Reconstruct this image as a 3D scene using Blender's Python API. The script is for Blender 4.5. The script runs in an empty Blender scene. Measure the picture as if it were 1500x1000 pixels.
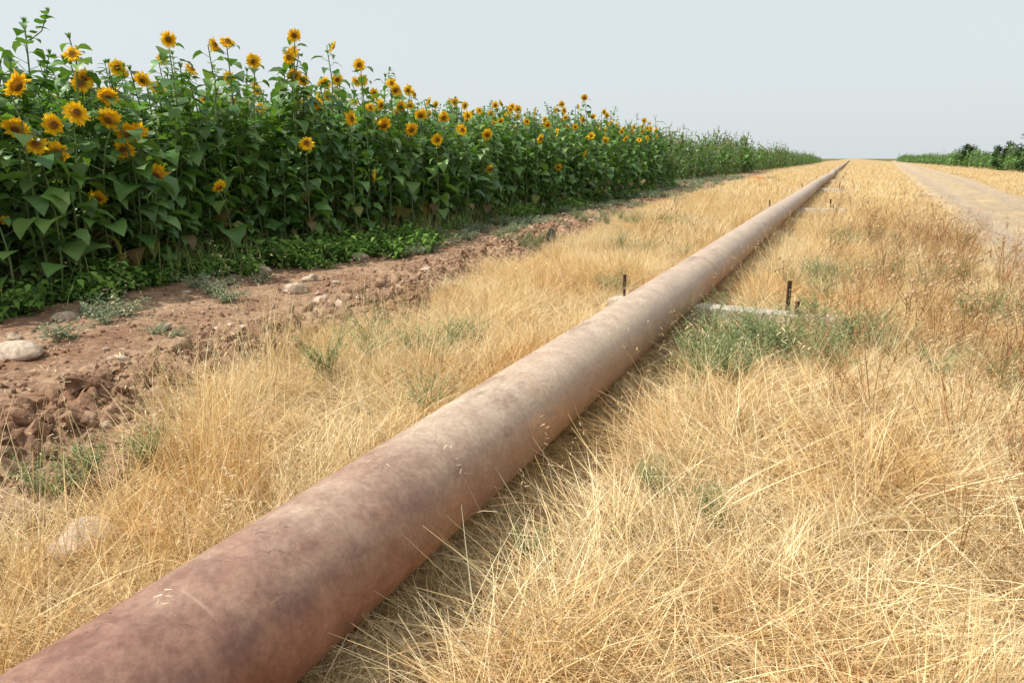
import bpy, math, random
import numpy as np
from mathutils import Vector, Matrix
random.seed(7); RNG=np.random.default_rng(7)
scene=bpy.context.scene
scene.view_settings.view_transform='Standard'
scene.view_settings.look='None'
scene.view_settings.exposure=0

# ------------------------------------------------------------ noise
PT=RNG.random((256,256))
def vn(x,y):
    x=np.asarray(x,float); y=np.asarray(y,float)
    xi=np.floor(x).astype(int); yi=np.floor(y).astype(int)
    fx=x-xi; fy=y-yi
    fx=fx*fx*(3-2*fx); fy=fy*fy*(3-2*fy)
    a=PT[xi&255,yi&255]; b=PT[(xi+1)&255,yi&255]; c=PT[xi&255,(yi+1)&255]; d=PT[(xi+1)&255,(yi+1)&255]
    return (a*(1-fx)+b*fx)*(1-fy)+(c*(1-fx)+d*fx)*fy
def fbm(x,y,o=3):
    s=0;a=.5;t=0
    for i in range(o):
        s=s+a*vn(x*2**i+i*17.3,y*2**i+i*9.1); t+=a; a*=.5
    return s/t
def sstep(e0,e1,v):
    t=np.clip((v-e0)/(e1-e0),0,1); return t*t*(3-2*t)
# ------------------------------------------------------------ layout curves (metres, y along the pipe)
def xr(y): return np.interp(y,[-5,0,1.1,2.6,4.2,8,15,30,60,300],[-2.3,-2.35,-2.45,-2.95,-3.0,-3.5,-4.7,-5.5,-6.2,-7])
def rl(y): return np.interp(y,[-5,0,8,19,32,80,160,400],[1.25,1.3,1.6,2.15,2.7,4.6,8.0,18])
def rw(y): return np.interp(y,[0,24,50,400],[2.4,2.5,3.3,4.0])
def dirtmask(x,y):
    n=(fbm(x*1.3,y*1.3,3)-.5)*1.1
    m=sstep(-.15,.2,xr(y)-x+n*.8)
    far=sstep(30,38,y)
    inb=sstep(-12,-10.5,x)*(sstep(.42,.52,fbm(x*.25+5,y*.07,2)))
    return m*(1-far)+m*far*inb
def roadmask(x,y):
    l=rl(y); w=rw(y)
    return sstep(-.5,0,x-l)*sstep(-.5,0,l+w-x)
WC=.55
def gh(x,y):
    x=np.asarray(x,float); y=np.asarray(y,float)
    near=1-sstep(60,120,np.abs(y))
    u=.09*(fbm(x*.45,y*.45,2)-.5)*near
    d=dirtmask(x,y)*(1-sstep(28,40,y))*(x>-8)
    win=np.exp(-((x-(xr(y)-WC))/.36)**2)*(.6+.8*vn(y*.9,x*0+2.2))
    ruff=np.abs(fbm(x*4.2,y*4.2,3)-.5)*2
    fine=fbm(x*15,y*15,3)-.5
    w=.16+win
    return u*(1-roadmask(x,y))+d*(win*.09+w*(.15*ruff+.07*fine-.05))
# ------------------------------------------------------------ mesh builder
class MB:
    def __init__(s): s.v=[];s.f=[];s.m=[];s.c=[]
    def add(s,vs,fs,mat=0,col=(1,1,1)):
        o=len(s.v); s.v.extend([tuple(p) for p in vs])
        if isinstance(col,list): s.c.extend(col)
        else: s.c.extend([col]*len(vs))
        for f in fs: s.f.append(tuple(i+o for i in f)); s.m.append(mat)
    def mesh(s,name,mats,smooth=True):
        me=bpy.data.meshes.new(name); me.from_pydata(s.v,[],s.f)
        for m in mats: me.materials.append(m)
        me.polygons.foreach_set('material_index',s.m)
        me.polygons.foreach_set('use_smooth',[smooth]*len(s.f))
        at=me.color_attributes.new('Col','FLOAT_COLOR','POINT')
        a=np.ones((len(s.v),4),np.float32); a[:,:3]=np.array(s.c,np.float32); at.data.foreach_set('color',a.ravel())
        me.update(); return me
    def obj(s,name,mats,smooth=True,link=True):
        o=bpy.data.objects.new(name,s.mesh(name,mats,smooth))
        if link: scene.collection.objects.link(o)
        return o
def vary(c,a=.15):
    k=1+random.uniform(-a,a); return tuple(max(0,x*k*(1+random.uniform(-a,a)*.3)) for x in c)
def tube(mb,pts,rad,sides,mat,col):
    vs=[];fs=[]; n=len(pts)
    for i,p in enumerate(pts):
        p=Vector(p); q=Vector(pts[min(i+1,n-1)])-Vector(pts[max(i-1,0)]); q.normalize()
        a=q.cross(Vector((.31,.95,.05))); a.normalize(); b=q.cross(a)
        r=rad[i] if isinstance(rad,(list,tuple)) else rad
        for k in range(sides):
            t=2*math.pi*k/sides; vs.append(p+a*math.cos(t)*r+b*math.sin(t)*r)
    for i in range(n-1):
        for k in range(sides):
            k2=(k+1)%sides; fs.append((i*sides+k,i*sides+k2,(i+1)*sides+k2,(i+1)*sides+k))
    mb.add(vs,fs,mat,col)
def leaf(mb,base,az,pitch,L,W,droop,mat,col,cup=.25,prof=((0,.14),(.13,.46),(.36,.45),(.68,.24),(1,.0)),twist=0):
    d=Vector((math.cos(az),math.sin(az),0)); side=Vector((-math.sin(az),math.cos(az),0)); up=Vector((0,0,1))
    c=Vector(base); vs=[]; ps=0
    for i,(s,w) in enumerate(prof):
        ds=(s-ps)*L; ps=s
        p=pitch-droop*s
        t=d*math.cos(p)+up*math.sin(p); nrm=-d*math.sin(p)+up*math.cos(p)
        c=c+t*ds
        sd=side*math.cos(twist*(.4+s))+nrm*math.sin(twist*(.4+s))
        j1=random.uniform(.85,1.15);j2=random.uniform(.85,1.15)
        back=t*(-.10*L if i==1 else 0)
        vs+= [c+sd*w*W*j1+nrm*cup*w*W*j1+back, c, c-sd*w*W*j2+nrm*cup*w*W*j2+back]
    fs=[]
    for i in range(len(prof)-1):
        a=i*3; fs+=[(a,a+1,a+4,a+3),(a+1,a+2,a+5,a+4)]
    mb.add(vs,fs,mat,col)
SM3=((0,.2),(.4,.5),(1,0))
def blade(mb,p,az,L,th,curl,w,col,seg=4,mat=0):
    c=Vector(p); d=Vector((math.cos(az),math.sin(az),0)); r=random.uniform(0,math.pi)
    sd=Vector((math.cos(r),math.sin(r),random.uniform(-.3,.3)))
    vs=[];cs=[]
    for i in range(seg+1):
        s=i/seg; ww=w*(1-.75*s*s)*.5
        vs+=[c-sd*ww,c+sd*ww]
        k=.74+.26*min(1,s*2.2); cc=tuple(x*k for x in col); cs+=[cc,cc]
        t=th+curl*s; c=c+(d*math.sin(t)+Vector((0,0,1))*math.cos(t))*(L/seg)
        if c.z<.004: c.z=.004+random.uniform(0,.01)
    mb.add(vs,[(2*i,2*i+1,2*i+3,2*i+2) for i in range(seg)],mat,cs)
    return c,t
# ------------------------------------------------------------ materials
def newmat(name):
    m=bpy.data.materials.new(name); m.use_nodes=True; nt=m.node_tree; nt.nodes.clear()
    return m,nt,nt.nodes,nt.links
def N(ns,t,**k):
    n=ns.new(t)
    for a,b in k.items(): setattr(n,a,b)
    return n
def mix(ns,ls,a,b,f,bt='MIX'):
    n=ns.new('ShaderNodeMix'); n.data_type='RGBA'; n.blend_type=bt
    for s,v in ((n.inputs[0],f),(n.inputs[6],a),(n.inputs[7],b)):
        if hasattr(v,'is_output'): ls.new(v,s)
        elif isinstance(v,(tuple,list)): s.default_value=(*v,1) if len(v)==3 else v
        else: s.default_value=v
    return n.outputs[2]
def ramp(ns,ls,src,a,b):
    n=ns.new('ShaderNodeMapRange'); n.inputs[1].default_value=a; n.inputs[2].default_value=b
    n.interpolation_type='SMOOTHSTEP'; ls.new(src,n.inputs[0]); return n.outputs[0]
def noise(ns,ls,vec,scale,detail=4,rough=.55):
    n=ns.new('ShaderNodeTexNoise'); n.inputs['Scale'].default_value=scale; n.inputs['Detail'].default_value=detail; n.inputs['Roughness'].default_value=rough
    ls.new(vec,n.inputs['Vector']); return n.outputs['Fac']
def foliage(name,trans=.3,rough=.6,tintA=(1,1,1),tintB=(1,1,1),nscale=.8,spec=.3,tcol=None,lo=.38,hi=.62):
    m,nt,ns,ls=newmat(name)
    at=N(ns,'ShaderNodeAttribute',attribute_name='Col')
    g=N(ns,'ShaderNodeNewGeometry')
    f=ramp(ns,ls,noise(ns,ls,g.outputs['Position'],nscale,3),lo,hi)
    c=mix(ns,ls,at.outputs['Color'],mix(ns,ls,tintA,tintB,f),1.0,'MULTIPLY')
    if spec>0:
        p=N(ns,'ShaderNodeBsdfPrincipled'); ls.new(c,p.inputs['Base Color']); p.inputs['Roughness'].default_value=rough
        p.inputs['Specular IOR Level'].default_value=spec
    else:
        p=N(ns,'ShaderNodeBsdfDiffuse'); ls.new(c,p.inputs['Color'])
    o=N(ns,'ShaderNodeOutputMaterial')
    if trans>0:
        tr=N(ns,'ShaderNodeBsdfTranslucent')
        ls.new(mix(ns,ls,c,tcol,1.0,'MULTIPLY') if tcol else c,tr.inputs['Color'])
        ms=N(ns,'ShaderNodeMixShader'); ms.inputs[0].default_value=trans
        ls.new(p.outputs[0],ms.inputs[1]); ls.new(tr.outputs[0],ms.inputs[2]); ls.new(ms.outputs[0],o.inputs[0])
    else: ls.new(p.outputs[0],o.inputs[0])
    return m
M_straw=foliage('straw',.22,.65,(1.08,1.08,1.04),(.95,.80,.60),1.0,0,lo=.42,hi=.68)
M_leaf=foliage('sunflower_leaf',.28,.45,(1.1,1.1,1.05),(.80,.90,.82),1.5,.5,(1.5,1.6,.6))
M_stem=foliage('stem',0,.6)
M_petal=foliage('petal',.35,.6,nscale=2,spec=0)
M_disk=foliage('seed_disk',0,.9,nscale=30,spec=0)
M_weed=foliage('weed_leaf',.3,.6,(1,1,1),(.85,.9,.85),1.5,0)
M_thistle=foliage('dry_stalk',0,.8,spec=0)

def soilcolor(ns,ls,vec):
    a=ramp(ns,ls,noise(ns,ls,vec,1.6,4),.35,.65)
    b=ramp(ns,ls,noise(ns,ls,vec,16,5,.7),.3,.7)
    e=ramp(ns,ls,noise(ns,ls,vec,90,3,.7),.6,.7)
    c=mix(ns,ls,(.29,.165,.10),(.44,.295,.19),a)
    c=mix(ns,ls,c,mix(ns,ls,(.52,.48,.45),(1.25,1.22,1.2),b),1.0,'MULTIPLY')
    return mix(ns,ls,c,(.55,.43,.32),mix(ns,ls,(0,0,0),(.5,.5,.5),e))
def mk_ground():
    m,nt,ns,ls=newmat('ground_earth')
    g=N(ns,'ShaderNodeNewGeometry'); P=g.outputs['Position']
    soil=soilcolor(ns,ls,P)
    at=N(ns,'ShaderNodeAttribute',attribute_name='dirt')
    gr=N(ns,'ShaderNodeAttribute',attribute_name='green')
    a=ramp(ns,ls,noise(ns,ls,P,.5,4),.35,.65); b=ramp(ns,ls,noise(ns,ls,P,22,4,.7),.3,.7)
    c=mix(ns,ls,(.45,.31,.16),(.60,.44,.23),a)
    c=mix(ns,ls,c,mix(ns,ls,(.5,.45,.38),(1.15,1.15,1.1),b),1.0,'MULTIPLY')
    c=mix(ns,ls,c,(.06,.1,.03),gr.outputs['Fac'])
    col=mix(ns,ls,c,soil,at.outputs['Fac'])
    p=N(ns,'ShaderNodeBsdfPrincipled'); ls.new(col,p.inputs['Base Color']); p.inputs['Roughness'].default_value=.95; p.inputs['Specular IOR Level'].default_value=.15
    bp=N(ns,'ShaderNodeBump'); bp.inputs['Strength'].default_value=.9; bp.inputs['Distance'].default_value=.03
    ls.new(noise(ns,ls,P,30,5,.7),bp.inputs['Height']); ls.new(bp.outputs[0],p.inputs['Normal'])
    o=N(ns,'ShaderNodeOutputMaterial'); ls.new(p.outputs[0],o.inputs[0]); return m
def mk_simple(name,c1,c2,s1,s2,bump=.4,rough=.9,soil=False,dist=.01):
    m,nt,ns,ls=newmat(name)
    tc=N(ns,'ShaderNodeNewGeometry'); P=tc.outputs['Position']
    if soil: col=soilcolor(ns,ls,P)
    else:
        col=mix(ns,ls,c1,c2,ramp(ns,ls,noise(ns,ls,P,s1,4),.35,.65))
        col=mix(ns,ls,col,mix(ns,ls,(.65,.63,.6),(1.2,1.2,1.2),ramp(ns,ls,noise(ns,ls,P,s2,4,.7),.3,.7)),1.0,'MULTIPLY')
    p=N(ns,'ShaderNodeBsdfPrincipled'); ls.new(col,p.inputs['Base Color']); p.inputs['Roughness'].default_value=rough; p.inputs['Specular IOR Level'].default_value=.2
    bp=N(ns,'ShaderNodeBump'); bp.inputs['Strength'].default_value=bump; bp.inputs['Distance'].default_value=dist
    ls.new(noise(ns,ls,P,s2*1.5,4,.7),bp.inputs['Height']); ls.new(bp.outputs[0],p.inputs['Normal'])
    o=N(ns,'ShaderNodeOutputMaterial'); ls.new(p.outputs[0],o.inputs[0]); return m
M_ground=mk_ground()
M_clod=mk_simple('soil_clod',None,None,1,40,1.0,soil=True,dist=.015)
M_stone=mk_simple('stone',(.42,.31,.22),(.56,.45,.35),4,25,.5)
M_conc=mk_simple('concrete',(.48,.42,.34),(.58,.51,.42),3,30,.5)
M_rust=mk_simple('rusty_iron',(.05,.028,.02),(.1,.05,.03),20,80,.5)
def mk_pipe():
    m,nt,ns,ls=newmat('rusted_pipe_steel')
    g=N(ns,'ShaderNodeNewGeometry'); P=g.outputs['Position']
    mp=N(ns,'ShaderNodeMapping'); mp.inputs['Scale'].default_value=(1,.35,1); ls.new(P,mp.inputs[0]); S=mp.outputs[0]
    sx=N(ns,'ShaderNodeSeparateXYZ'); ls.new(P,sx.inputs[0]); nx=N(ns,'ShaderNodeSeparateXYZ'); ls.new(g.outputs['Normal'],nx.inputs[0])
    n1=ramp(ns,ls,noise(ns,ls,S,2.2,6,.6),.36,.64)
    n2=ramp(ns,ls,noise(ns,ls,P,7,8,.7),.36,.66)
    n3=ramp(ns,ls,noise(ns,ls,P,60,5,.75),.3,.7)
    n4=ramp(ns,ls,noise(ns,ls,S,4.5,7,.72),.55,.68)
    base=mix(ns,ls,(.30,.17,.108),(.38,.25,.165),n1)
    base=mix(ns,ls,base,(.48,.255,.12),ramp(ns,ls,noise(ns,ls,S,4,7,.75),.5,.68))
    ma=N(ns,'ShaderNodeMath',operation='MULTIPLY_ADD'); ls.new(noise(ns,ls,P,1.7,7,.68),ma.inputs[0]); ma.inputs[1].default_value=-3.2; ls.new(sx.outputs['Y'],ma.inputs[2])
    dustY=ramp(ns,ls,ma.outputs[0],-.7,.5)
    base=mix(ns,ls,mix(ns,ls,(.175,.066,.046),(.30,.14,.092),n2),base,dustY)
    up=ramp(ns,ls,nx.outputs['Z'],.0,.95)
    mm=N(ns,'ShaderNodeMath',operation='MULTIPLY'); ls.new(up,mm.inputs[0])
    q=N(ns,'ShaderNodeMapRange'); q.inputs[3].default_value=.16; q.inputs[4].default_value=.9; ls.new(dustY,q.inputs[0])
    ls.new(q.outputs[0],mm.inputs[1])
    m2=N(ns,'ShaderNodeMath',operation='MULTIPLY'); ls.new(mm.outputs[0],m2.inputs[0])
    q2=N(ns,'ShaderNodeMapRange'); q2.inputs[3].default_value=.5; ls.new(n2,q2.inputs[0]); ls.new(q2.outputs[0],m2.inputs[1])
    base=mix(ns,ls,base,(.57,.45,.335),m2.outputs[0])
    base=mix(ns,ls,base,(.17,.085,.058),mix(ns,ls,(0,0,0),(.5,.5,.5),n4))
    yj=N(ns,'ShaderNodeMath',operation='ADD'); ls.new(sx.outputs['Y'],yj.inputs[0]); yj.inputs[1].default_value=-.1
    fm=N(ns,'ShaderNodeMath',operation='PINGPONG'); ls.new(yj.outputs[0],fm.inputs[0]); fm.inputs[1].default_value=3.05
    wj=N(ns,'ShaderNodeMath',operation='MULTIPLY_ADD'); ls.new(noise(ns,ls,P,12,6,.7),wj.inputs[0]); wj.inputs[1].default_value=.22; ls.new(fm.outputs[0],wj.inputs[2])
    wz=ramp(ns,ls,wj.outputs[0],.20,.10)
    base=mix(ns,ls,base,(.17,.085,.06),mix(ns,ls,(0,0,0),(.25,.25,.25),wz))
    mp2=N(ns,'ShaderNodeMapping'); mp2.inputs['Scale'].default_value=(1,14,1); ls.new(P,mp2.inputs[0])
    sc=ramp(ns,ls,noise(ns,ls,mp2.outputs[0],2.0,4,.7),.64,.72)
    base=mix(ns,ls,base,(.54,.40,.29),mix(ns,ls,(0,0,0),(.4,.4,.4),sc))
    col=mix(ns,ls,base,mix(ns,ls,(.78,.77,.76),(1.12,1.12,1.12),n3),1.0,'MULTIPLY')
    p=N(ns,'ShaderNodeBsdfPrincipled'); ls.new(col,p.inputs['Base Color']); p.inputs['Specular IOR Level'].default_value=.45
    r=N(ns,'ShaderNodeMapRange'); r.inputs[3].default_value=.40; r.inputs[4].default_value=.7; ls.new(n2,r.inputs[0]); ls.new(r.outputs[0],p.inputs['Roughness'])
    bp=N(ns,'ShaderNodeBump'); bp.inputs['Strength'].default_value=.3; bp.inputs['Distance'].default_value=.004
    ls.new(noise(ns,ls,P,40,6,.7),bp.inputs['Height']); ls.new(bp.outputs[0],p.inputs['Normal'])
    o=N(ns,'ShaderNodeOutputMaterial'); ls.new(p.outputs[0],o.inputs[0]); return m
M_pipe=mk_pipe()

# ------------------------------------------------------------ ground
def grid_mesh(name,xs,ys,Z,mat,attrs={}):
    nx,ny=len(xs),len(ys); X,Y=np.meshgrid(xs,ys)
    co=np.stack([X,Y,Z],-1).reshape(-1,3).astype(np.float32)
    i=np.arange(nx*ny).reshape(ny,nx)
    q=np.stack([i[:-1,:-1],i[:-1,1:],i[1:,1:],i[1:,:-1]],-1).reshape(-1,4)
    me=bpy.data.meshes.new(name); me.vertices.add(len(co)); me.vertices.foreach_set('co',co.ravel())
    me.loops.add(q.size); me.loops.foreach_set('vertex_index',q.ravel().astype(np.int32))
    me.polygons.add(len(q)); me.polygons.foreach_set('loop_start',np.arange(0,q.size,4,dtype=np.int32)); me.polygons.foreach_set('use_smooth',[True]*len(q))
    for k,v in attrs.items():
        a=me.attributes.new(k,'FLOAT','POINT'); a.data.foreach_set('value',v.ravel().astype(np.float32))
    me.materials.append(mat); me.update(calc_edges=True); me.validate()
    o=bpy.data.objects.new(name,me); scene.collection.objects.link(o); return o
ar=np.arange
xs=np.concatenate([-np.geomspace(1800,21,18),ar(-20,-7.2,.5),ar(-7.2,-2.2,.025),ar(-2.2,6,.13),ar(6,20,.7),np.geomspace(21,1800,18)])
ys=np.concatenate([-np.geomspace(1000,3,14),ar(-2.5,.6,.15),ar(.6,8,.025),ar(8,26,.08),ar(26,100,.7),np.geomspace(101,2500,20)])
X,Y=np.meshgrid(xs,ys)
green=((X<-9.5)&(Y>30)).astype(float)*.8+((X>15)&(Y>30)).astype(float)*.8
grid_mesh('ground',xs,ys,gh(X,Y),M_ground,{'dirt':dirtmask(X,Y),'green':green})
# ------------------------------------------------------------ dirt road
def mk_road():
    m,nt,ns,ls=newmat('dirt_road_gravel')
    g=N(ns,'ShaderNodeNewGeometry'); P=g.outputs['Position']
    at=N(ns,'ShaderNodeAttribute',attribute_name='rut')
    a=ramp(ns,ls,noise(ns,ls,P,.7,5),.35,.65); b=ramp(ns,ls,noise(ns,ls,P,28,6,.8),.32,.68)
    mp=N(ns,'ShaderNodeMapping'); mp.inputs['Scale'].default_value=(3,.4,1); ls.new(P,mp.inputs[0])
    st=ramp(ns,ls,noise(ns,ls,mp.outputs[0],1.5,5,.65),.4,.65)
    c=mix(ns,ls,(.62,.46,.26),(.50,.38,.24),a)
    c=mix(ns,ls,c,(.50,.385,.27),at.outputs['Fac'])
    c=mix(ns,ls,c,(.36,.275,.20),mix(ns,ls,(0,0,0),(.5,.5,.5),st))
    c=mix(ns,ls,c,mix(ns,ls,(.5,.5,.5),(1.3,1.3,1.3),b),1.0,'MULTIPLY')
    p=N(ns,'ShaderNodeBsdfPrincipled'); ls.new(c,p.inputs['Base Color']); p.inputs['Roughness'].default_value=.95; p.inputs['Specular IOR Level'].default_value=.1
    bp=N(ns,'ShaderNodeBump'); bp.inputs['Strength'].default_value=1; bp.inputs['Distance'].default_value=.03
    ls.new(noise(ns,ls,P,30,5,.75),bp.inputs['Height']); ls.new(bp.outputs[0],p.inputs['Normal'])
    o=N(ns,'ShaderNodeOutputMaterial'); ls.new(p.outputs[0],o.inputs[0]); return m
ry=np.concatenate([ar(2,60,.15),ar(60,420,2.0)]); rs=np.linspace(0,1,26)
S,RY=np.meshgrid(rs,ry); wob=(fbm(RY*.6,RY*0+3.3,3)-.5)*.5
RX=rl(RY)+wob+S*rw(RY)
rut=np.exp(-((S-.25)/.1)**2)+np.exp(-((S-.77)/.1)**2)
edge=sstep(0,.08,S)*sstep(0,.08,1-S)
RZ=.008+.06*edge-.045*rut*edge+.03*(fbm(RX*3,RY*3,2)-.5)*edge
o=grid_mesh('dirt_road',rs,ry,RZ,mk_road(),{'rut':rut})
co=np.stack([RX,RY,RZ],-1).astype(np.float32); o.data.vertices.foreach_set('co',co.ravel()); o.data.update()

# ------------------------------------------------------------ scatter
def coll(name,objs):
    c=bpy.data.collections.new(name)
    for o in objs: c.objects.link(o)
    return c
def scatter(name,pts,rots,scl,idx,collection,real=True):
    me=bpy.data.meshes.new(name); n=len(pts)
    me.vertices.add(n); me.vertices.foreach_set('co',np.asarray(pts,np.float32).ravel())
    a=me.attributes.new('rot','FLOAT_VECTOR','POINT'); a.data.foreach_set('vector',np.asarray(rots,np.float32).ravel())
    a=me.attributes.new('scl','FLOAT','POINT'); a.data.foreach_set('value',np.asarray(scl,np.float32))
    a=me.attributes.new('idx','INT','POINT'); a.data.foreach_set('value',np.asarray(idx,np.int32))
    o=bpy.data.objects.new(name,me); scene.collection.objects.link(o)
    ng=bpy.data.node_groups.new(name+'_gn','GeometryNodeTree')
    ng.interface.new_socket('Geometry',in_out='INPUT',socket_type='NodeSocketGeometry'); ng.interface.new_socket('Geometry',in_out='OUTPUT',socket_type='NodeSocketGeometry')
    ns,ls=ng.nodes,ng.links
    gi=ns.new('NodeGroupInput'); go=ns.new('NodeGroupOutput'); ip=ns.new('GeometryNodeInstanceOnPoints')
    ci=ns.new('GeometryNodeCollectionInfo'); ci.inputs['Collection'].default_value=collection
    ci.inputs['Separate Children'].default_value=True; ci.inputs['Reset Children'].default_value=True
    def na(nm,t):
        k=ns.new('GeometryNodeInputNamedAttribute'); k.data_type=t; k.inputs['Name'].default_value=nm; return k.outputs[0]
    e=ns.new('FunctionNodeEulerToRotation'); ls.new(na('rot','FLOAT_VECTOR'),e.inputs[0])
    ip.inputs['Pick Instance'].default_value=True
    ls.new(gi.outputs[0],ip.inputs['Points']); ls.new(ci.outputs[0],ip.inputs['Instance']); ls.new(na('idx','INT'),ip.inputs['Instance Index'])
    ls.new(e.outputs[0],ip.inputs['Rotation']); ls.new(na('scl','FLOAT'),ip.inputs['Scale'])
    out=ip.outputs[0]
    if real:
        rz=ns.new('GeometryNodeRealizeInstances'); ls.new(out,rz.inputs[0]); out=rz.outputs[0]
    ls.new(out,go.inputs[0])
    md=o.modifiers.new('scatter','NODES'); md.node_group=ng
    return o
def rr(n,tilt=.1): return np.stack([RNG.uniform(-tilt,tilt,n),RNG.uniform(-tilt,tilt,n),RNG.uniform(0,6.283,n)],-1)

# ------------------------------------------------------------ dry grass
STR=[(.80,.66,.40),(.87,.74,.47),(.76,.58,.31),(.90,.80,.57),(.56,.39,.20),(.82,.67,.40),(.42,.28,.15)]
def tuft(name,n,R,Lr,lean,curl,w,seg=3,heads=0,dirn=None):
    mb=MB()
    for i in range(n):
        a=random.uniform(0,6.283); r=R*math.sqrt(random.random()); az=a+random.gauss(0,.7)
        if dirn is not None: az=random.gauss(0,dirn)
        L=random.uniform(*Lr); col=vary(random.choice(STR),.18)
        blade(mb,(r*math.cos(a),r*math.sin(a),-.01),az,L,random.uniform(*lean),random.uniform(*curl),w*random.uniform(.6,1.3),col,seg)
    for i in range(heads):
        a=random.uniform(0,6.283); r=R*random.random(); az=random.uniform(0,6.283) if dirn is None else random.gauss(0,dirn); L=Lr[1]*random.uniform(.9,1.4)
        col=vary((.80,.64,.38),.15)
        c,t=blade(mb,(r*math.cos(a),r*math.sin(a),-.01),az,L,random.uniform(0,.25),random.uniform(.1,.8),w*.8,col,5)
        d=Vector((math.cos(az),math.sin(az),0))
        for k in range(random.randint(4,8)):
            cc=c-(d*math.sin(t)+Vector((0,0,1))*math.cos(t))*L*.03*k+Vector((random.uniform(-.01,.01),random.uniform(-.01,.01),random.uniform(-.01,.005)))
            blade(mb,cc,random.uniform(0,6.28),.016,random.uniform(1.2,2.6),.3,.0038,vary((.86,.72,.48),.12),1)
    return mb.obj(name,[M_straw],True,False)
near=[tuft('g0',60,.12,(.10,.26),(0,.8),(.2,1.8),.0034),
      tuft('g1',60,.13,(.13,.32),(0,.8),(.2,1.7),.0032,3,2),
      tuft('g2',54,.12,(.08,.22),(.1,1.2),(.3,1.8),.0036),
      tuft('g3',52,.10,(.18,.38),(0,.5),(0,1.2),.0032,3,4),
      tuft('g4',46,.18,(.20,.45),(1.0,1.5),(-.3,.6),.0038,4),
      tuft('g5',46,.2,(.22,.55),(.9,1.45),(-.2,.7),.0036,4),
      tuft('g6',20,.10,(.35,.52),(0,.35),(0,.8),.0026,4,6),
      tuft('g7',56,.13,(.20,.45),(.3,1.0),(.3,1.3),.0034,4,2,.65),
      tuft('g8',56,.14,(.22,.50),(.6,1.3),(.1,.9),.0036,4,0,.55)]
C_near=coll('grass_near',near)
mid=[tuft('m0',34,.2,(.12,.32),(0,.7),(.1,1.3),.006,2,2),tuft('m1',34,.2,(.15,.36),(0,.6),(.1,1),.006,2,3),tuft('m2',30,.24,(.12,.32),(.4,1.2),(.1,.8),.007,2)]
C_mid=coll('grass_mid',mid)
far=[tuft('f0',26,.4,(.15,.34),(0,.7),(.1,1.2),.016,2),tuft('f1',26,.4,(.18,.38),(0,.6),(.1,1),.014,2),tuft('f2',24,.45,(.15,.32),(.5,1.3),(.1,.8),.018,2)]
C_far=coll('grass_far',far)
PX=-1.151; PR=.186
SUP=[5.55,17.8,30,42.2,54.4,66.6]
THORN=[(-.40,4.4,.28,17),(.0,4.6,.28,13),(-.62,3.75,.12,4),(-2.3,3.75,.2,7),(-2.6,3.3,.15,3),(-.26,2.15,.09,3),(-2.55,1.5,.14,6),(-.3,7.4,.3,9),(-1.9,6.2,.1,3),(.6,8,.3,7),(1.0,6.2,.3,5),(-1.75,2.7,.05,1),(-4.0,8.5,.3,5),(-4.0,13,.8,14),(-.80,1.75,.03,1),(.45,5.0,.3,6),(.3,11,.5,8),(-2.2,9,.4,5),(1.1,4.2,.2,3)]
def suppress(x,y):
    k=np.ones(len(x))
    for (a,b,s,c) in THORN:
        if c>3: k=np.minimum(k,1-.5*np.exp(-(((x-a)**2+(y-b)**2)/(2*s*s))))
    for yy in SUP: k=np.where((np.abs(y-yy+.12)<.28)&(x>PX-.6)&(x<.15),np.minimum(k,.3),k)
    for yy in SUP: k=np.where((y<yy)&(y>yy-1.0)&(x>PX-.2)&(x<.3),np.minimum(k,.5),k)
    return k
def keep_grass(x,y):
    d=dirtmask(x,y); r=roadmask(x,y); S=(x-rl(y))/rw(y)
    cen=np.exp(-((S-.5)/.1)**2)*.14+np.exp(-((S-.02)/.08)**2)*.3+np.exp(-((S-1)/.08)**2)*.3
    return (RNG.random(len(x))>d*1.06)&(RNG.random(len(x))>r*(.99-cen))&~((np.abs(x-PX)<PR*.55))
def edgescale(x,y):
    e=np.clip((x-xr(y))/1.0,0,1); f=np.clip((rl(y)-x)/1.2,0,1)
    S=(x-rl(y))/rw(y); f=np.where(x>rl(y),.5,f); f=np.where((S>0)&(S<1),-.35,f)
    return (.55+.45*e)*(.55+.45*f)
n=8000; x=RNG.uniform(-4.6,2.2,n); y=RNG.uniform(.3,9.5,n); k=keep_grass(x,y); x,y=x[k],y[k]; n=len(x)
dn=fbm(x*1.5+4,y*1.5,3); k=RNG.random(n)<np.clip(-.05+1.95*dn,0,1); x,y=x[k],y[k]; n=len(x); dn=dn[k]
u=RNG.random(n); idx=np.where(u<.18,0,np.where(u<.34,1,np.where(u<.52,2,np.where(u<.64,3,np.where(u<.70,4,np.where(u<.76,5,np.where(u<.82,6,np.where(u<.93,7,8))))))))
right=(x>PX)
lay=right&(RNG.random(n)<.72*(1-sstep(2.4,4.6,y)))
idx=np.where(lay,RNG.choice([4,5,7,8,2,5],n),idx)
near_pipe=(x>PX-.1)&(x<PX+PR+.28); idx=np.where(near_pipe,np.where(RNG.random(n)<.6,2,4),idx)
close_l=(x<PX)&(x>PX-PR-.25)
s=(.30+1.2*dn)*RNG.uniform(.75,1.2,n)*edgescale(x,y)*suppress(x,y)
s=np.where(near_pipe,s*.5,s); s=np.where(close_l,s*.75,s); s=np.where(right&(y<2.5),s*.9,s)
R_=rr(n,.25); flow=fbm(x*1.3+11,y*1.3+3,2)*16; R_[:,2]=np.where(idx>=7,flow+RNG.normal(0,.6,n),R_[:,2])
scatter('dry_grass',np.stack([x,y,gh(x,y)],-1),R_,s,idx,C_near)
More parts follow.
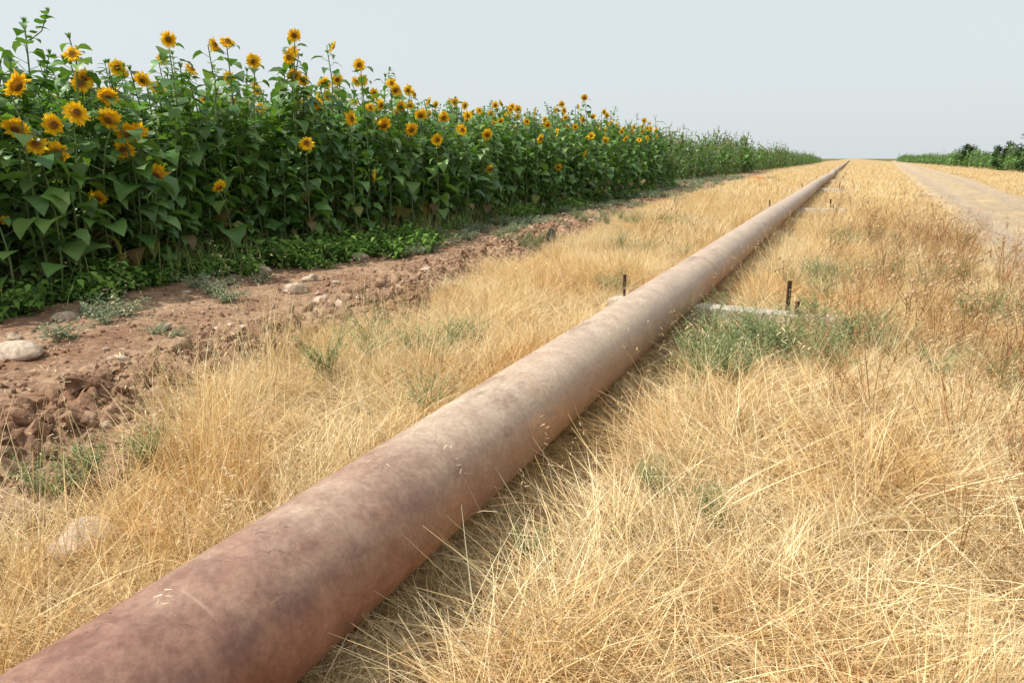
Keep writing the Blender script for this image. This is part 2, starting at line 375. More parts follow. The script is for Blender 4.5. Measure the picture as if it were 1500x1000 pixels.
n=2700; x=RNG.uniform(-3.6,2.0,n); y=RNG.uniform(.4,8,n); k=keep_grass(x,y)&(RNG.random(len(x))>dirtmask(x,y)); x,y=x[k],y[k]; n=len(x)
scatter('straw_litter',np.stack([x,y,gh(x,y)+.012],-1),rr(n,.14),RNG.uniform(.6,1.05,n)*np.where((x>PX-.1)&(x<PX+PR+.3),.6,1),RNG.integers(4,6,n),C_near)
# tall wild oats on the left edge of the grass
n=46; y=RNG.uniform(1.0,4.2,n); x=xr(y)+RNG.uniform(-.25,.9,n)
scatter('wild_oats',np.stack([x,y,gh(x,y)],-1),rr(n,.2),RNG.uniform(.7,1.25,n),np.full(n,6),C_near)
# middle distance
X1=[];Y1=[]
for (m_,x0,x1,y0,y1) in ((5000,-6,2.9,9.3,24),(1500,1.5,8,8,24)):
    X1.append(RNG.uniform(x0,x1,m_));Y1.append(RNG.uniform(y0,y1,m_))
x=np.concatenate(X1);y=np.concatenate(Y1); k=keep_grass(x,y); x,y=x[k],y[k]; n=len(x)
dn=fbm(x*1.1+4,y*1.1,3); s=(.4+1.0*dn)*RNG.uniform(.7,1.15,n)*edgescale(x,y)*suppress(x,y)
s=np.where((x>PX-.5)&(x<PX+.6),s*.6,s)
scatter('dry_grass',np.stack([x,y,gh(x,y)],-1),rr(n),s,RNG.integers(0,3,n),C_mid)
X1=[];Y1=[]
for (m_,x0,x1,y0,y1) in ((3600,-7.5,5,24,70),(1500,-9,9,70,220),(2100,4.0,15.5,16,70),(1300,8,22,70,220)):
    X1.append(RNG.uniform(x0,x1,m_));Y1.append(RNG.uniform(y0,y1,m_))
x=np.concatenate(X1);y=np.concatenate(Y1); k=keep_grass(x,y); x,y=x[k],y[k]; n=len(x)
dn=fbm(x*.6+4,y*.6,3); s=(.4+1.0*dn)*RNG.uniform(.7,1.15,n)*np.where(y>60,1.2,1)*edgescale(x,y)
s=np.where((x>PX-.6)&(x<PX+.7),s*.6,s)
scatter('dry_grass',np.stack([x,y,gh(x,y)],-1),rr(n),s,RNG.integers(0,3,n),C_far)

# ------------------------------------------------------------ soil clods and stones
def rock(name,mat,sub=3,rough=.25,flat=.75,seed=0,sharp=0,smooth=True):
    import bmesh
    from mathutils import noise as mn
    bm=bmesh.new(); bmesh.ops.create_icosphere(bm,subdivisions=sub,radius=.5)
    off=Vector((seed*7.1,seed*3.3,1.7*seed))
    for v in bm.verts:
        p=v.co.copy(); k=1+rough*(mn.noise(p*2.2+off)*1.3+.6*mn.noise(p*5+off)+.5*sharp*mn.noise(p*11+off))
        v.co=p*k; v.co.z*=flat; v.co.x*=1+.3*math.sin(seed)
    me=bpy.data.meshes.new(name); bm.to_mesh(me); bm.free(); me.materials.append(mat)
    me.polygons.foreach_set('use_smooth',[smooth]*len(me.polygons))
    return bpy.data.objects.new(name,me)
C_clod=coll('clods',[rock('c%d'%i,M_clod,2,.75,.8,i+1,1,i%2==0) for i in range(7)])
n=8500; y=np.concatenate([RNG.uniform(.3,12,n),RNG.uniform(12,30,1200)]); n=len(y); u=RNG.random(n)
x=np.where(u<.6,xr(y)-WC+RNG.normal(0,.32,n),RNG.uniform(-7.0,-2.5,n)); k=(RNG.random(n)<dirtmask(x,y)); x,y=x[k],y[k]; n=len(x)
s=.010+.016*RNG.random(n)+.085*RNG.random(n)**6*np.where(np.abs(x-xr(y)+WC)<.6,1.3,.4)
scatter('soil_clods',np.stack([x,y,gh(x,y)+s*.1],-1),rr(n,1.5),s,RNG.integers(0,7,n),C_clod)
STN=[rock('s%d'%i,M_stone,3,.28,.62,i+20) for i in range(6)]
C_st=coll('stones',STN)
n=300; y=RNG.uniform(1,18,n); x=RNG.uniform(-6.6,-2.5,n); k=dirtmask(x,y)>.5; x,y=x[k],y[k]; n=len(x)
s=.025+.095*RNG.random(n)**3
scatter('small_stones',np.stack([x,y,gh(x,y)+s*.10],-1),rr(n,.4),s,RNG.integers(0,6,n),C_st)
for i,(sx,sy,w) in enumerate([(-4.82,2.51,.24),(-4.79,5.06,.20),(-5.93,5.77,.17),(-3.93,6.08,.26),(-4.18,4.70,.17),(-5.6,7.1,.2),(-5.66,3.33,.15),(-3.66,4.4,.16),(-5.1,5.6,.16),(-4.6,3.4,.13),(-2.17,1.2,.27),(-2.35,.95,.16)]):
    o=bpy.data.objects.new('stone',STN[i%6].data); scene.collection.objects.link(o)
    o.location=(sx,sy,float(gh(sx,sy))+w*(.14 if i<10 else .05)); o.scale=(w*1.1,w*.95,w*.95); o.rotation_euler=(.1*i%.5,.15,i*1.3)

# ------------------------------------------------------------ pipeline
def pipe_center(y):
    yj=ar(-6,460,6.1)
    r=np.random.default_rng(3); jx=r.normal(0,.012,len(yj)); jz=r.normal(0,.010,len(yj)); jx[:3]=0; jz[:3]=0
    amp=np.interp(yj,[0,12,40,150],[0,1,1.8,2.5])
    return PX+np.interp(y,yj,jx*amp), .235+np.interp(y,yj,jz*amp)
py=np.concatenate([ar(-1.5,14,.06),ar(14,60,.35),ar(60,430,3.0)])
joints=ar(6.2,430,6.1)
extra=[]
for j in joints[:12]: extra+= [j-.028,j-.014,j,j+.014,j+.028]
py=np.unique(np.concatenate([py,extra]))
sd=64; mb=MB(); vs=[];fs=[]
for i,yy in enumerate(py):
    cx,cz=pipe_center(yy); jd=np.min(np.abs(joints-yy)); bead=.0045*math.exp(-(jd/.018)**2) if yy<80 else 0
    for k in range(sd):
        t=2*math.pi*k/sd; dent=.004*(float(vn(np.array(k*.17+3),np.array(yy*1.1)))-.5)
        r=PR+bead+dent*math.sin(t*.5)**2
        vs.append((cx+r*math.cos(t),yy,cz+r*math.sin(t)))
for i in range(len(py)-1):
    for k in range(sd):
        k2=(k+1)%sd; fs.append((i*sd+k,(i+1)*sd+k,(i+1)*sd+k2,i*sd+k2))
fs.append(tuple(range(sd)))
mb.add(vs,fs); pipeline=mb.obj('steel_pipeline',[M_pipe])
def box(mb,cx,cy,cz,sx,sy,sz,mat,j=.0):
    vs=[];
    for dz in (-1,1):
        for (dx,dy) in ((-1,-1),(1,-1),(1,1),(-1,1)):
            b=.85 if dz>0 else 1
            vs.append((cx+dx*sx/2*(.98 if dz>0 else 1)+random.uniform(-j,j),cy+dy*sy/2*b+random.uniform(-j,j),cz+dz*sz/2+random.uniform(-j,j)))
    mb.add(vs,[(0,3,2,1),(4,5,6,7),(0,1,5,4),(1,2,6,5),(2,3,7,6),(3,0,4,7)],mat)
def angle_iron(mb,x,y,h,rot):
    w=.028;t=.006; prof=[(0,0),(w,0),(w,t),(t,t),(t,w),(0,w)]
    vs=[];c,s=math.cos(rot),math.sin(rot); lx=random.uniform(-.02,.02)
    for z in (-.1,h):
        for a,b in prof: vs.append((x+a*c-b*s+lx*(z>0),y+a*s+b*c,z))
    fs=[tuple(range(6,12))]+[(i,(i+1)%6,(i+1)%6+6,i+6) for i in range(6)]
    mb.add(vs,fs,1)
for i,yy in enumerate(SUP):
    mb=MB()
    box(mb,PX+.32,yy-.1,.06,1.75,.22,.16,0,.008)
    angle_iron(mb,-.33,yy+.12,.35,.4); angle_iron(mb,-.24,yy-.12,.24,1.4); angle_iron(mb,PX-.50,yy+.15,.30,2)
    ob=mb.obj('pipe_support',[M_conc,M_rust],False)
    bv=ob.modifiers.new('b','BEVEL'); bv.width=.003; bv.segments=2

# ------------------------------------------------------------ sunflowers
G1=(.105,.195,.050); G2=(.135,.240,.060); G3=(.075,.150,.045); GY=(.30,.27,.08); GB=(.24,.16,.07)
def frame(n):
    n=Vector(n).normalized(); a=n.cross(Vector((0,0,1)))
    if a.length<.1: a=Vector((1,0,0))
    a.normalize(); return n,a,n.cross(a)
def head(mb,c,n,R):
    n,a,b=frame(n); c=Vector(c); rd=R*.40
    vs=[];cs=[];rings=[(0,.035),(.35,.045),(.62,.04),(.85,.028),(1.02,.0)]
    cols=[(.20,.11,.03),(.13,.065,.02),(.20,.09,.02),(.46,.22,.02),(.55,.30,.03)]
    K=12; vs.append(c+n*rings[0][1]*R/.13*.8); cs.append(cols[0])
    for (r,h),cc in zip(rings[1:],cols[1:]):
        for k in range(K):
            t=k*6.2832/K; vs.append(c+(a*math.cos(t)+b*math.sin(t))*rd*r+n*h*R/.13*.8); cs.append(vary(cc,.15))
    fs=[(0,1+k,1+(k+1)%K) for k in range(K)]
    for q in range(3):
        o=1+q*K; fs+=[(o+k,o+K+k,o+K+(k+1)%K,o+(k+1)%K) for k in range(K)]
    mb.add(vs,fs,3,cs)
    droopy=random.uniform(-.5,.9)
    for layer in range(2):
        NP=19
        for k in range(NP):
            if random.random()<.06: continue
            t=(k+.5*layer)*6.2832/NP+random.uniform(-.1,.1); d=a*math.cos(t)+b*math.sin(t); s=-a*math.sin(t)+b*math.cos(t)
            L=R*.66*random.uniform(.72,1.15); w=R*.125*random.uniform(.8,1.25)
            tilt=random.uniform(-.25,.6)-layer*.12; tw=random.uniform(-.5,.5)
            p0=c+d*rd*.9; d1=d*math.cos(tilt)+n*math.sin(tilt); tip=tilt-random.uniform(-.3,.9)-droopy*.6; d2=d*math.cos(tip)+n*math.sin(tip)
            s2=s*math.cos(tw)+n*math.sin(tw); m=p0+d1*L*.5; e=m+d2*L*.5
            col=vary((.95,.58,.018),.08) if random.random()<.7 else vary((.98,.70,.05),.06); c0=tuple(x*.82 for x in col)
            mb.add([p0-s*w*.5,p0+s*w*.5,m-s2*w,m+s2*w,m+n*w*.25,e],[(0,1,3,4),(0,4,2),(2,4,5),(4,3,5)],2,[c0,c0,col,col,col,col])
    vs=[];K=10
    for r,h in ((1.05,-.004),(.85,-.03),(.25,-.06)):
        for k in range(K):
            t=k*6.2832/K; vs.append(c+(a*math.cos(t)+b*math.sin(t))*rd*r+n*h*R/.13)
    fs=[(q*K+k,q*K+(k+1)%K,(q+1)*K+(k+1)%K,(q+1)*K+k) for q in range(2) for k in range(K)]+[tuple(range(2*K,3*K))]
    mb.add(vs,fs,0,G2)
    for k in range(12):
        t=k*6.2832/12+.2; d=a*math.cos(t)+b*math.sin(t); s=-a*math.sin(t)+b*math.cos(t); p0=c+d*rd*.9-n*.012; e=p0+d*R*.33-n*.012
        mb.add([p0-s*R*.1,p0+s*R*.1,e],[(0,1,2)],0,vary(G2))
def bud(mb,c,R):
    c=Vector(c)
    for k in range(8):
        az=k*2.4; leaf(mb,c+Vector((math.cos(az)*R*.4,math.sin(az)*R*.4,0)),az,1.2,R*1.6,R*.8,.2,0,vary(G2),.3,SM3)
    tube(mb,[c-Vector((0,0,R*.5)),c,c+Vector((0,0,R*.7))],[R*.2,R*.7,R*.25],6,0,(.15,.23,.06))
def sunflower(mb,base,H,headn=None,R=.115,nl=22,topbud=False,branch=0,low=.1,ls=1.0,taper=.62):
    base=Vector(base); lean=Vector((random.uniform(-.2,.2),random.uniform(-.2,.2),0))
    if headn is not None:
        hn=Vector(headn).normalized(); neck=Vector((hn.x,hn.y,0))*.09
    pts=[]
    for i in range(7):
        s=i/6; pts.append(base+Vector((0,0,H*s))+lean*math.sin(s*3.14)*.6)
    if headn is not None:
        pts[-1]=pts[-1]-neck; top=pts[-1]
        tipc=base+Vector((0,0,H))
        pts+= [top*.5+tipc*.5+Vector((0,0,.035)), tipc-hn*.05]
    rad=[.014,.013,.012,.011,.009,.008,.006,.006,.007][:len(pts)]
    tube(mb,pts,rad,5,1,vary((.11,.16,.055),.15))
    def at(z):
        s=max(0,min(.999,z/H))*6; i=int(s); return pts[i].lerp(pts[i+1],s-i)
    az=random.uniform(0,6.28)
    for i in range(nl):
        s=i/(nl-1); z=H*(low+(.97-low)*s**.9); az+=2.4+random.uniform(-.5,.5); p=at(z)
        sz=(1-taper*s**2.6)*(.85+.35*min(1,s*3))*ls
        if s<.16 and random.random()<.3: col=vary(random.choice([GY,GB]),.25); dr=1.3; pit=-.3
        else: col=vary(random.choice([G1,G2,G3,G1,(.16,.27,.075)]),.2); dr=random.uniform(.7,1.8); pit=random.uniform(-.1,.55)
        pl=random.uniform(.07,.17)*sz; d=Vector((math.cos(az),math.sin(az),0))
        e=p+d*pl+Vector((0,0,pl*random.uniform(.3,.9)))
        tube(mb,[p,e],[.004,.003],3,1,(.15,.2,.07))
        L=random.uniform(.17,.28)*sz
        leaf(mb,e,az+random.uniform(-.4,.4),pit,L,L*random.uniform(.78,1.02),dr,0,col,random.uniform(.0,.35),twist=random.uniform(-.7,.7))
    if headn is not None: head(mb,base+Vector((0,0,H)),headn,R)
    if topbud: bud(mb,pts[-1],.030)
    for k in range(branch):
        z=H*random.uniform(.6,.92); p=at(z); az=random.uniform(0,6.28); d=Vector((math.cos(az),math.sin(az),0)); l=random.uniform(.18,.45)
        e=p+d*l*.6+Vector((0,0,l)); tube(mb,[p,p+d*l*.4+Vector((0,0,l*.4)),e],[.006,.005,.004],4,1,(.13,.18,.06))
        for q in range(6):
            aa=random.uniform(0,6.28); pp=p.lerp(e,.15+.15*q); L=random.uniform(.09,.17); leaf(mb,pp,aa,.6,L,L*.7,1.0,0,vary(G2),.2)
        if random.random()<.15: head(mb,e,(random.uniform(.2,1),random.uniform(-1,.6),.2),.08)
        else: bud(mb,e,.024)
SM=[M_leaf,M_stem,M_petal,M_disk]
field=bpy.data.objects.new('sunflower_field',None); scene.collection.objects.link(field)
HEADS=[(7.6,2.85),(5.66,2.53),(6.9,2.45),(6.5,2.62),(6.25,2.55),(7.5,2.57),(4.64,2.04),(4.55,2.24),(4.23,1.58),(3.93,1.54),(4.05,1.39),(4.22,1.33),
(4.83,1.66),(5.0,1.53),(4.95,1.35),(5.3,1.09),(5.28,2.08),(6.1,.94),(5.88,2.24),(7.6,2.35),(9.0,2.64),(8.0,2.02),(7.7,1.47),(9.8,2.45),(9.2,2.03),
(10.3,1.75),(11.2,1.6),(12.4,2.08),(13.2,1.75),(13.8,2.04),(14.7,2.34),(15.9,1.73),(16.3,2.07),(19.2,1.4),(19,2.9),(4.6,.88),(4.86,1.88),(3.97,1.91),
(8.4,2.82),(8.1,2.32),(9.2,1.0),(3.6,.73),(13.2,1.05),(17.2,1.05),(5.1,1.55),(4.6,1.98),(4.5,1.7),(7.75,2.3),(9.9,2.35),(10.0,2.1),(9.5,2.1),(10.6,2.0),(11.8,2.3),(12.8,2.2),(14.2,2.3),(15.2,2.1),(17.5,2.3),(18.3,2.1),(20.2,2.2),(21.5,2.35),(22.6,2.1),(24,2.3),(25.1,2.2),(26,2.0),(27,2.3),(16.8,2.45),(21,1.8),(23,1.9),
(10.9,2.25),(11.4,2.0),(12.1,1.8),(13.5,2.35),(15.6,2.3),(17,1.9),(18.8,2.3),(19.6,1.9),(20.8,2.1),(22,2.3),(24.6,1.9),(8.7,1.85),(9.6,1.8)]
mb=MB()
for (hy,hz) in HEADS:
    f=.943 if hz<1.95 else .985
    hx=-6.9*f+random.uniform(-.04,.04); hy*=f; hz=1.27+(hz-1.27)*f
    hn=(random.uniform(.4,1),random.uniform(-1.1,.5),random.uniform(-.8,.6))
    R=.128 if hz<2.0 and hz>1.1 else .105
    g0=float(gh(hx,hy))
    sunflower(mb,(hx,hy,g0),hz-g0,hn,R*random.uniform(.85,1.12),max(11,int(hz*13)),low=.12,ls=.95,taper=.5)
fr=mb.obj('front_row',SM,True); fr.parent=field
V=[]
for i in range(14):
    mb=MB(); H=[2.2,2.35,2.25,2.5,2.1,2.3,2.45,2.2,2.5,2.05,2.1,2.4,2.3,2.4][i]
    if i in(3,6,8,13): sunflower(mb,(0,0,0),H,(random.uniform(.3,1),random.uniform(-1,.6),random.uniform(-.6,.5)),.105,30,branch=1)
    else: sunflower(mb,(0,0,0),H,None,nl=36,topbud=True,branch=[2,1,3,0,2,1,0,3,0,1,2,2,3,0][i],taper=.55)
    V.append(mb.obj('p%02d'%i,SM,True,False))
C_sf=coll('sunflower_plants',V)
P=[];I=[];Sc=[];Rt=[]
NOH=[0,1,2,4,5,7,9,10,11,12]
def addp(x0,y0,i,s):
    P.append((x0,y0,float(gh(x0,y0)))); I.append(i); Sc.append(s)
    Rt.append((random.uniform(-.14,.14),random.uniform(-.14,.14),random.uniform(-.9,.9) if i in(3,6,8,13) else random.uniform(0,6.28)))
ri=0; xx=-7.0
while xx>-13.5:
    step=.25 if ri<3 else (.32 if ri<6 else .45)
    yy=1.8
    while yy<31:
        x0=xx+random.uniform(-.2,.2)-np.interp(yy,[0,8,14,30],[0,0,.1,.35]); y0=yy+random.uniform(-.13,.13)
        hd=random.random()<(.10 if ri<2 else .20)*float(np.interp(y0,[4,8],[.35,1]))
        sc=random.uniform(.80,1.12)*(.82+.36*float(fbm(np.array(x0*.7),np.array(y0*.7),2)))*float(np.interp(y0,[0,4,7,12,30],[.93,.97,1.02,1.0,.97]))
        if ri==0: sc*=random.uniform(.75,1.0)
        addp(x0,y0,random.choice([3,6,8,13]) if hd else random.choice(NOH),sc)
        yy+=step*random.uniform(.7,1.3)
    xx-=.34 if ri<4 else .5; ri+=1
yy=2.0
while yy<31:
    addp(-6.75-np.interp(yy,[0,8,14,30],[0,0,.1,.35])+random.uniform(-.15,.12),yy,random.choice(NOH),random.uniform(.3,.75)); yy+=random.uniform(.12,.36)
ob=scatter('plants_behind',P,Rt,Sc,I,C_sf); ob.parent=field

# ------------------------------------------------------------ maize fields
def corn(name):
    mb=MB(); H=random.uniform(2.1,2.7)
    tube(mb,[(0,0,0),(.02,0,H*.5),(0,.02,H)],[.016,.013,.006],4,1,(.15,.22,.07))
    az=random.uniform(0,3)
    for i in range(14):
        z=H*(.1+.8*i/12); az+=3.14+random.uniform(-.9,.9)
        leaf(mb,(0,0,z),az,random.uniform(.5,1.1),random.uniform(.45,.8),.13,random.uniform(1.4,2.8),0,vary(random.choice([(.085,.16,.045),(.11,.19,.06),(.07,.13,.035),(.18,.17,.07)]),.25),.3,((0,.3),(.25,.5),(.6,.42),(1,0)),twist=random.uniform(-.4,.4))
    for k in range(7):
        blade(mb,(0,0,H-.02),k*.9,random.uniform(.2,.3),random.uniform(.1,.5),.4,.016,(.30,.24,.10),2,1)
    return mb.obj(name,[M_leaf,M_stem],True,False)
BUSH=[]
for i in range(3):
    mb=MB(); sunflower(mb,(0,0,0),1.9,None,nl=30,topbud=True,branch=2,ls=1.25); BUSH.append(mb.obj('n%d'%i,[M_leaf,M_stem,M_petal,M_disk],True,False))
C_corn=coll('maize_plants',[corn('m%d'%i) for i in range(5)]+BUSH)
def corn_rows(name,xa,xb,y0,y1,dx,dy0,sgn,hs,pb):
    P=[];S=[];II=[];xx=xa
    while (xx-xb)*sgn<0:
        yy=y0+random.random()
        while yy<y1:
            x0=xx+random.uniform(-.35,.35); h=.45+1.05*float(fbm(np.array(yy*.18+x0*.1),np.array(x0*.3),3))
            P.append((x0,yy,float(gh(x0,yy)))); S.append(random.uniform(.65,1.2)*hs(yy)*h); II.append(random.randint(5,7) if random.random()<pb else random.randint(0,4))
            yy+=dy0*(1+yy/80)*random.uniform(.5,1.5)
        xx+=sgn*dx
    n=len(P); return scatter(name,P,rr(n,.15),S,II,C_corn)
corn_rows('maize_field',-8.7,-13.0,33,250,.6,.3,-1,lambda y:float(np.interp(y,[33,38,44,65,110,260],[.5,.7,1.15,1.12,.9,.65])),.25)
corn_rows('green_crop_field',15.2,19.5,45,300,.7,.34,1,lambda y:float(np.interp(y,[40,80,150,300],[.9,1.0,.95,.9])),.8)

# ------------------------------------------------------------ weeds
def bush(name,n,R,H,L,col,nl=10):
    mb=MB()
    for s in range(n):
        az=random.uniform(0,6.28); l=random.uniform(.35,1); b0=Vector((random.uniform(-.06,.06),random.uniform(-.06,.06),0))
        e=Vector((math.cos(az)*R*l,math.sin(az)*R*l,H*random.uniform(.35,1))); m=e*.5+Vector((random.uniform(-.03,.03),random.uniform(-.03,.03),H*.12))
        tube(mb,[b0,m,e],[.0025,.0018,.001],3,1,vary((.20,.22,.10),.2))
        for k in range(nl):
            t=.15+.85*k/(nl-1); p=b0.lerp(m,t*2) if t<.5 else m.lerp(e,t*2-1)
            p=p+Vector((random.gauss(0,L*.7),random.gauss(0,L*.7),random.gauss(0,L*.5)))
            leaf(mb,p,random.uniform(0,6.28),random.uniform(-.3,.9),L*random.uniform(.7,1.3),L*.6,.8,0,vary(random.choice(col),.2),.2,SM3)
    return mb.obj(name,[M_weed,M_stem],True,False)
C_gw=coll('broad_weeds',[bush('w%d'%i,14,.2,.2,.08,[(.17,.30,.06),(.22,.36,.08),(.12,.22,.05)]) for i in range(3)])
C_sw=coll('sage_weeds',[bush('w%d'%i,26,.2,.14,.024,[(.28,.33,.21),(.24,.30,.17),(.36,.38,.26)]) for i in range(3)])
C_ct=coll('camelthorn',[bush('w%d'%i,30,.24,.30,.018,[(.26,.33,.14),(.32,.37,.18),(.2,.27,.10)],14) for i in range(3)])
n=560; y=RNG.uniform(2.5,31,n); x=np.interp(y,[0,8,12,30],[-6.5,-6.35,-6.5,-6.9])+RNG.normal(0,.24,n)
dens=fbm(x*0+3,y*.7,2); k=RNG.random(n)<np.clip((dens-.3)*2.2,.15,1)
x,y=x[k],y[k]
x2=RNG.normal(-5.95,.3,60);y2=RNG.normal(7.4,.9,60); x=np.concatenate([x,x2]);y=np.concatenate([y,y2]); n=len(x)
scatter('green_weeds',np.stack([x,y,gh(x,y)],-1),rr(n),RNG.uniform(.4,1.35,n),RNG.integers(0,3,n),C_gw)
cl=[(-6.0,9.3,.35,14),(-5.8,11,.5,30),(-5.9,13,.6,34),(-6.2,17,.8,46),(-6.4,22,.8,60),(-7,28,1.0,80),(-8,36,1.5,60),(-5.6,5.0,.2,5),(-5.3,3.3,.2,4),(-5.2,8.1,.2,8),(-7,45,1.5,50),(-4.6,3.0,.2,2),(-5.8,4.2,.3,5)]
x=np.concatenate([RNG.normal(c[0],c[2],c[3]) for c in cl]); y=np.concatenate([RNG.normal(c[1],c[2]*1.6,c[3]) for c in cl]); n=len(x)
scatter('sage_weeds',np.stack([x,y,gh(x,y)],-1),rr(n),RNG.uniform(.5,1.4,n)*np.where(y>20,1.4,1),RNG.integers(0,3,n),C_sw)
x=np.concatenate([RNG.normal(c[0],c[2],c[3]) for c in THORN]); y=np.concatenate([RNG.normal(c[1],c[2],c[3]) for c in THORN]); n=len(x)
x=np.where(np.abs(x-PX)<.3,PX+.38,x)
scatter('camelthorn_weeds',np.stack([x,y,gh(x,y)+.04],-1),rr(n),RNG.uniform(.55,1.1,n)*np.where(y<2.6,.6,1),RNG.integers(0,3,n),C_ct)
mb=MB()
for k in range(900):
    yy=random.choice([random.gauss(9.8,.7),random.gauss(12.5,1.2),random.uniform(3,30),random.gauss(5.5,.5)]); xx=-6.35+random.gauss(0,.22)-(.2 if yy>10 else 0)
    blade(mb,(xx,yy,float(gh(xx,yy))),random.uniform(0,6.28),random.uniform(.2,.5),random.uniform(0,.35),random.uniform(.1,.8),.008,vary(random.choice([(.34,.38,.13),(.45,.42,.18),(.22,.32,.09)]),.15),3)
mb.obj('field_edge_grass',[M_weed])

def thistle(name):
    mb=MB(); H=random.uniform(.5,.75); col=(.40,.25,.12)
    pts=[Vector((0,0,0)),Vector((.02,.01,H*.5)),Vector((random.uniform(-.05,.05),random.uniform(-.05,.05),H))]
    tube(mb,pts,[.0045,.0035,.0025],4,0,col); tips=[pts[2]]
    for k in range(6):
        s=random.uniform(.35,.9); p=pts[0].lerp(pts[2],s); az=random.uniform(0,6.28); l=random.uniform(.1,.24)
        e=p+Vector((math.cos(az)*l*.7,math.sin(az)*l*.7,l*.8)); tube(mb,[p,e],[.0025,.0018],3,0,col); tips.append(e)
    for e in tips:
        r=random.uniform(.011,.020)
        tube(mb,[e-Vector((0,0,r*.8)),e,e+Vector((0,0,r))],[r*.4,r,r*.5],7,0,(.55,.38,.22))
        for k in range(14):
            blade(mb,e,random.uniform(0,6.28),r*2,random.uniform(.2,2.2),.2,.0035,vary((.68,.52,.32)),1)
    for k in range(14):
        z=H*random.uniform(.05,.7); blade(mb,(0,0,z),random.uniform(0,6.28),.1,random.uniform(.8,1.6),.8,.006,vary((.45,.30,.14)),3)
    return mb.obj(name,[M_thistle],True,False)
def forb(name):
    mb=MB()
    for k in range(16):
        az=random.uniform(0,6.28); col=vary((.36,.20,.09),.25)
        c,t=blade(mb,(0,0,0),az,random.uniform(.3,.6),random.uniform(.05,.5),random.uniform(-.2,.4),.0045,col,3)
        for q in range(6):
            p=c*random.uniform(.45,1); blade(mb,p,random.uniform(0,6.28),random.uniform(.05,.12),random.uniform(.2,1.3),.2,.0035,col,2)
            blade(mb,p,random.uniform(0,6.28),.016,random.uniform(.2,2),.2,.008,vary((.50,.30,.14),.2),1)
    return mb.obj(name,[M_thistle],True,False)
C_th=coll('thistles',[thistle('t%d'%i) for i in range(4)]); C_fb=coll('forbs',[forb('f%d'%i) for i in range(4)])
tp=[(1.35,7.2),(.95,6.6),(.35,6.4),(.2,7.2),(.6,8.6),(.9,5.0),(1.0,4.2),(.8,3.6),(1.15,5.4),(-1.9,8.6),(-2.1,8.0),(-1.75,9.2),(-2.4,9.4),(.0,10),(.4,11.5),(1.2,10),(.6,5.8),(1.05,3.3),(.1,9.0),(-.2,12),(1.2,8.6),(.9,12.5),(.3,14),(-2.6,12),(.4,4.8),(.7,5.4),(.75,7.4)]
tp+= [(random.uniform(-.5,1.5),random.uniform(5,20)) for _ in range(24)]
x=np.array([p[0] for p in tp]);y=np.array([p[1] for p in tp]); n=len(x)
scatter('dry_thistles',np.stack([x,y,gh(x,y)],-1),rr(n,.2),RNG.uniform(.75,1.12,n),RNG.integers(0,4,n),C_th)
n=330; x=RNG.uniform(-.2,1.6,n); y=1.9+12*RNG.random(n)**1.4; k=(RNG.random(n)<sstep(-.1,1.1,x)*.85+.08); x,y=x[k],y[k]; n=len(x)
scatter('dry_forbs',np.stack([x,y,gh(x,y)],-1),rr(n,.2),RNG.uniform(.45,1.0,n)*np.where(y<3,.75,1),RNG.integers(0,4,n),C_fb)

def tree(x,y,H,seed):
    random.seed(seed); mb=MB()
    tube(mb,[(0,0,0),(.05,0,H*.3),(0,.05,H*.55)],[.14,.1,.05],8,1,(.1,.075,.05))
    cl=[]
    for k in range(24):
        az=random.uniform(0,6.28); r=H*.42*math.sqrt(random.random()); z=H*random.uniform(.15,.92); r*=1.1-abs(z/H-.4)
        c=Vector((r*math.cos(az),r*math.sin(az),z)); cl.append(c)
        tube(mb,[(0,0,H*.25),Vector((0,0,H*.35)).lerp(c,.6),c],[.04,.02,.008],4,1,(.1,.075,.05))
    for c in cl:
        base=random.choice([(.035,.075,.03),(.055,.10,.04),(.03,.06,.025)]); rad=H*random.uniform(.1,.17)
        for q in range(100):
            d=Vector((random.gauss(0,1),random.gauss(0,1),random.gauss(0,.8))); d=d.normalized()*rad*random.random()**.4
            leaf(mb,c+d,random.uniform(0,6.28),random.uniform(-.5,.8),.18,.12,.8,0,vary(base,.25),.2,SM3)
    o=mb.obj('tree',[M_weed,M_stem]); o.location=(x,y,0)
tree(15.0,78,4.0,1); tree(16.6,84,4.2,2); tree(15.2,71,3.7,3); tree(15.2,96,3.2,5); tree(15.6,125,3.4,6)

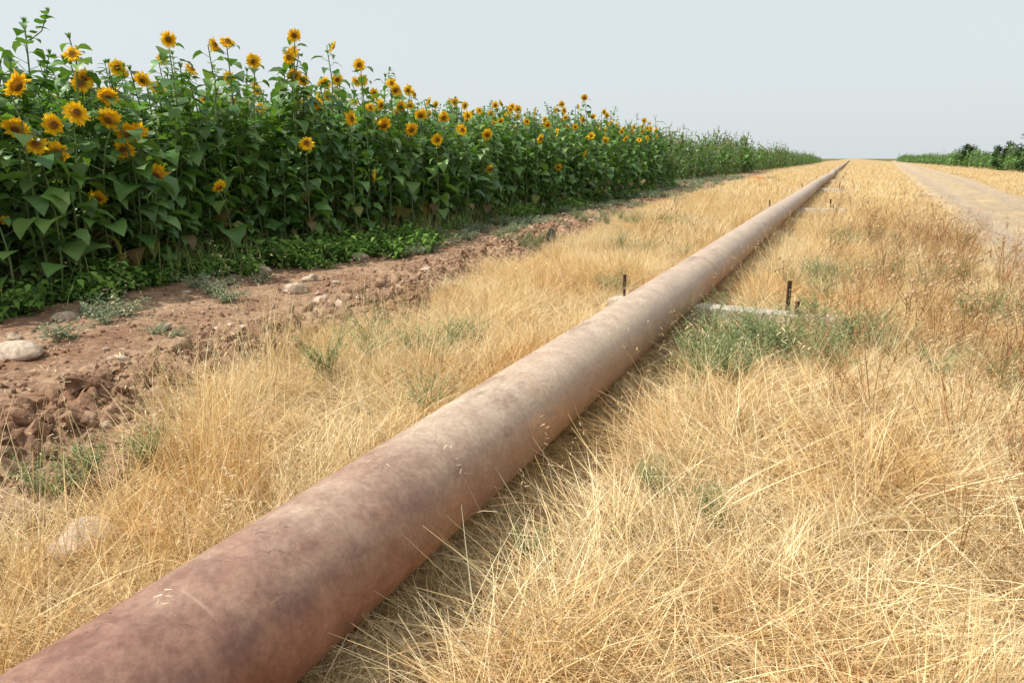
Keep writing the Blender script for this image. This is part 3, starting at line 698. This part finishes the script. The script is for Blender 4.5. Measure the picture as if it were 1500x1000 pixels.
def scrap(name,x,y,w,h,col):
    m=mk_simple(name,col,tuple(c*.7 for c in col),10,40,.2,.4)
    mb=MB(); vs=[];fs=[];K=7
    for i in range(K):
        for j in range(K):
            u,v=i/(K-1)-.5,j/(K-1)-.5; vs.append((u*w+random.uniform(-.015,.015),v*w*.8+random.uniform(-.015,.015),max(.0,h*(1-3.2*(u*u+v*v)))*random.uniform(.55,1.1)))
    for i in range(K-1):
        for j in range(K-1): a=i*K+j; fs.append((a,a+K,a+K+1,a+1))
    mb.add(vs,fs); o=mb.obj(name,[m],False); o.location=(x,y,float(gh(x,y)))
scrap('black_plastic_scrap',-4.0,9.7,.2,.2,(.015,.017,.02))
scrap('orange_plastic_scrap',-4.6,42,.7,.3,(.6,.12,.04))

# ------------------------------------------------------------ light, sky, camera
sun_v=Vector((-.54,-.36,.84)).normalized()
el=math.asin(sun_v.z); rot=math.atan2(sun_v.x,sun_v.y)
L=bpy.data.lights.new('sun','SUN'); L.energy=5.0; L.angle=math.radians(.8); L.color=(1,.965,.90)
lo=bpy.data.objects.new('sun',L); scene.collection.objects.link(lo); lo.rotation_euler=sun_v.to_track_quat('Z','Y').to_euler(); lo.location=(-5,-4,12)
w=bpy.data.worlds.new('World'); scene.world=w; w.use_nodes=True; ns,ls=w.node_tree.nodes,w.node_tree.links; ns.clear()
sk=ns.new('ShaderNodeTexSky'); sk.sky_type='NISHITA'; sk.sun_disc=False; sk.sun_elevation=el; sk.sun_rotation=rot; sk.dust_density=4; sk.air_density=1.0; sk.ozone_density=1
hz=mix(ns,ls,sk.outputs[0],(8.8,9.45,9.7),.76)
bg=ns.new('ShaderNodeBackground'); bg.inputs[1].default_value=.1; ls.new(hz,bg.inputs[0])
wo=ns.new('ShaderNodeOutputWorld'); ls.new(bg.outputs[0],wo.inputs[0])
cam=bpy.data.cameras.new('camera'); cam.lens=24; cam.sensor_width=36; cam.clip_end=6000; cam.clip_start=.05
co=bpy.data.objects.new('camera',cam); scene.collection.objects.link(co); co.location=(0,0,1.27); co.rotation_euler=(math.radians(75),0,math.radians(25.69))
scene.camera=co
